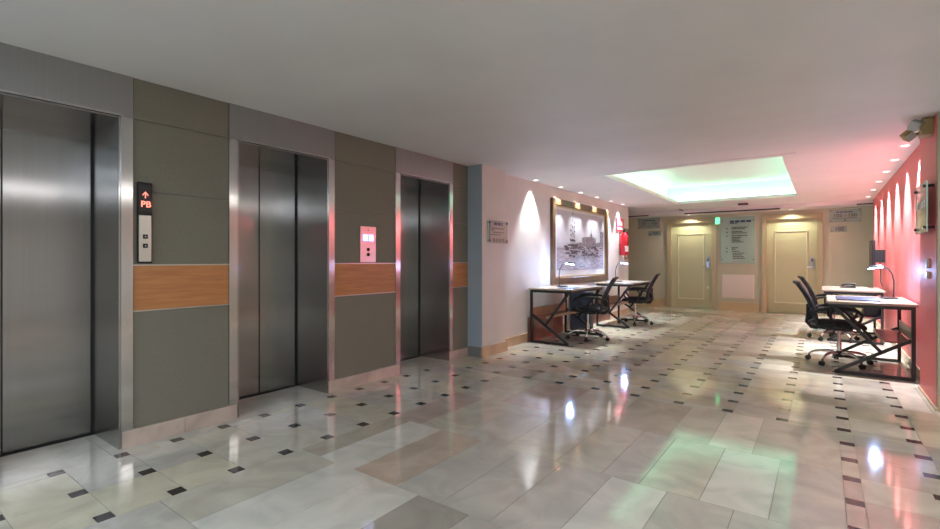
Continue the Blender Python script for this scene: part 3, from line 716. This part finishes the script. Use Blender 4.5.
dup(C0, (-2.86, 6.9, 0), 'black mesh swivel chair with chrome base at the nearer desk under the picture', math.radians(196))
dup(C0, (-2.84, 9.12, 0), 'black mesh swivel chair with chrome base at the desk beside the fire extinguisher', math.radians(193))

# ------------------------------------------------------------------ desk lamps  (head reaches to +x local)
def lamp(label, loc, rz, light=9):
    t = thing('desk_lamp', label, 'desk lamp', loc, rz, 'desk lamps')
    MB().lathe([(.075, 0), (.085, .004), (.085, .012), (.06, .018), (.014, .022)], (0, 0, 0), 24).build('base', 'black_plastic', t)
    MB().tube([(-.04, 0, .015), (-.045, 0, .10), (-.045, 0, .20), (-.03, 0, .28), (.0, 0, .335), (.045, 0, .365)], .007, 8).build('gooseneck', 'black_metal', t)
    hd = MB(); hd.tube([(.03, 0, .363), (.07, 0, .372), (.14, 0, .36), (.19, 0, .345)], [.010, .016, .016, .010], 10); ho = hd.build('lamp_head', 'bluecase', t)
    ld = MB(); ld.tube([(.05, 0, .362), (.10, 0, .360), (.18, 0, .341)], [.011, .012, .010], 10); ld.build('led_strip', 'lampled', ho)
    L = bpy.data.lights.new('lamp', 'POINT'); L.energy = light; L.color = (.36, .55, 1); L.shadow_soft_size = .03
    o = bpy.data.objects.new('lamp', L); COL.objects.link(o); o.parent = t; o.location = (.12, 0, .31)
    return t
L0 = lamp('slim desk lamp with bright blue-white light on the nearest desk of the red wall', (.61, 7.2, .76), PI)
dup(L0, (-3.2, 6.72, .79), 'slim desk lamp with bright blue-white light in front of the framed picture', math.radians(35))
dup(L0, (-3.12, 8.98, .79), 'slim desk lamp with bright blue-white light beneath the red extinguisher sign', math.radians(35))

# things on the desks
tag(B((.13, 6.62, .76), (.50, 7.2, .772), bev=.003).build('desk_pad', 'blue_pad'), 'navy blue desk pad on the nearest desk of the red wall', 'desk pad')
tag(B((-3.08, 6.30, .790), (-2.86, 6.62, .798), bev=.002).build('folder', 'blue_pad'), 'flat blue folder on the nearer desk under the picture', 'folder')
t = thing('desk_phone', 'black desk telephone lying on the far desk of the red wall', 'telephone', (.33, 9.7, .76))
p = MB(); p.faces([(-.10, -.11, 0), (.10, -.11, 0), (.10, .11, 0), (-.10, .11, 0), (-.09, -.10, .02), (.09, -.10, .04), (.09, .10, .04), (-.09, .10, .02)], [(0, 3, 2, 1), (4, 5, 6, 7), (0, 1, 5, 4), (1, 2, 6, 5), (2, 3, 7, 6), (3, 0, 4, 7)]); p.build('body', 'black_plastic', t)
MB().tube([(-.08, -.075, .035), (-.05, -.075, .055), (.05, -.075, .065), (.09, -.075, .055)], [.022, .014, .014, .022], 10).build('handset', 'black_plastic', t)
# wall screen
t = thing('wall_screen', 'slim black monitor turned edge-on, mounted on the red wall above the far desk', 'monitor', (.80, 9.75, 1.06))
B((-.17, -.02, .0), (-.13, .52, .45), bev=.006).build('screen_housing', 'black_plastic', t)
B((-.173, -.005, .015), (-.170, .505, .435)).build('screen', 'screen', t)
MB().box((-.13, .15, .1), (-.0, .35, .3)).build('wall_mount', 'black_metal', t)
cb = MB().tube([(-.06, .2, .1), (-.05, .2, -.1), (-.06, .1, -.2), (-.04, .05, -.27)], .006, 6); cb.build('cable', 'black_plastic', t)
# computers
def tower(label, loc):
    t = thing('computer_tower', label, 'computer', loc)
    B((-.09, -.2, 0), (.09, .2, .29), bev=.008).build('case', 'bluecase', t)
    f_ = B((-.08, -.206, .01), (.08, -.199, .28), bev=.004).build('front_panel', 'black_plastic', t)
    MB().box((-.06, -.209, .22), (.06, -.205, .25)).build('drive_bay', 'alu', f_); MB().lathe([(.01, -.21), (.01, -.205)], (.0, 0, .17), 10, None, 'y').build('power_button', 'led_blue', f_)
    return t
T0 = tower('dark blue computer tower on the shelf under the far desk of the red wall', (.58, 9.2, .3785))
t = thing('storage_cabinet', 'narrow dark blue cabinet standing between the two desks along the left wall', 'cabinet', (-3.47, 7.6, 0))
B((0, 0, .02), (.34, .16, .66), bev=.006).build('body', 'bluecase', t); B((.34, .005, .03), (.352, .155, .65), bev=.003).build('door_panel', 'bluecase', t); B((.01, .01, 0), (.33, .15, .02)).build('plinth', 'black_plastic', t)
# power outlets
tag(B((.722, 5.62, .0+1.13), (.74, 5.70, 1.21), bev=.003).build('wall_switch', 'white'), 'white wall switch plate on the red pier below the glass sign', 'switch')
tag(B((.722, 5.62, 1.04), (.74, 5.70, 1.10), bev=.003).build('wall_socket', 'white'), 'small white socket plate under the switch on the red pier', 'socket')
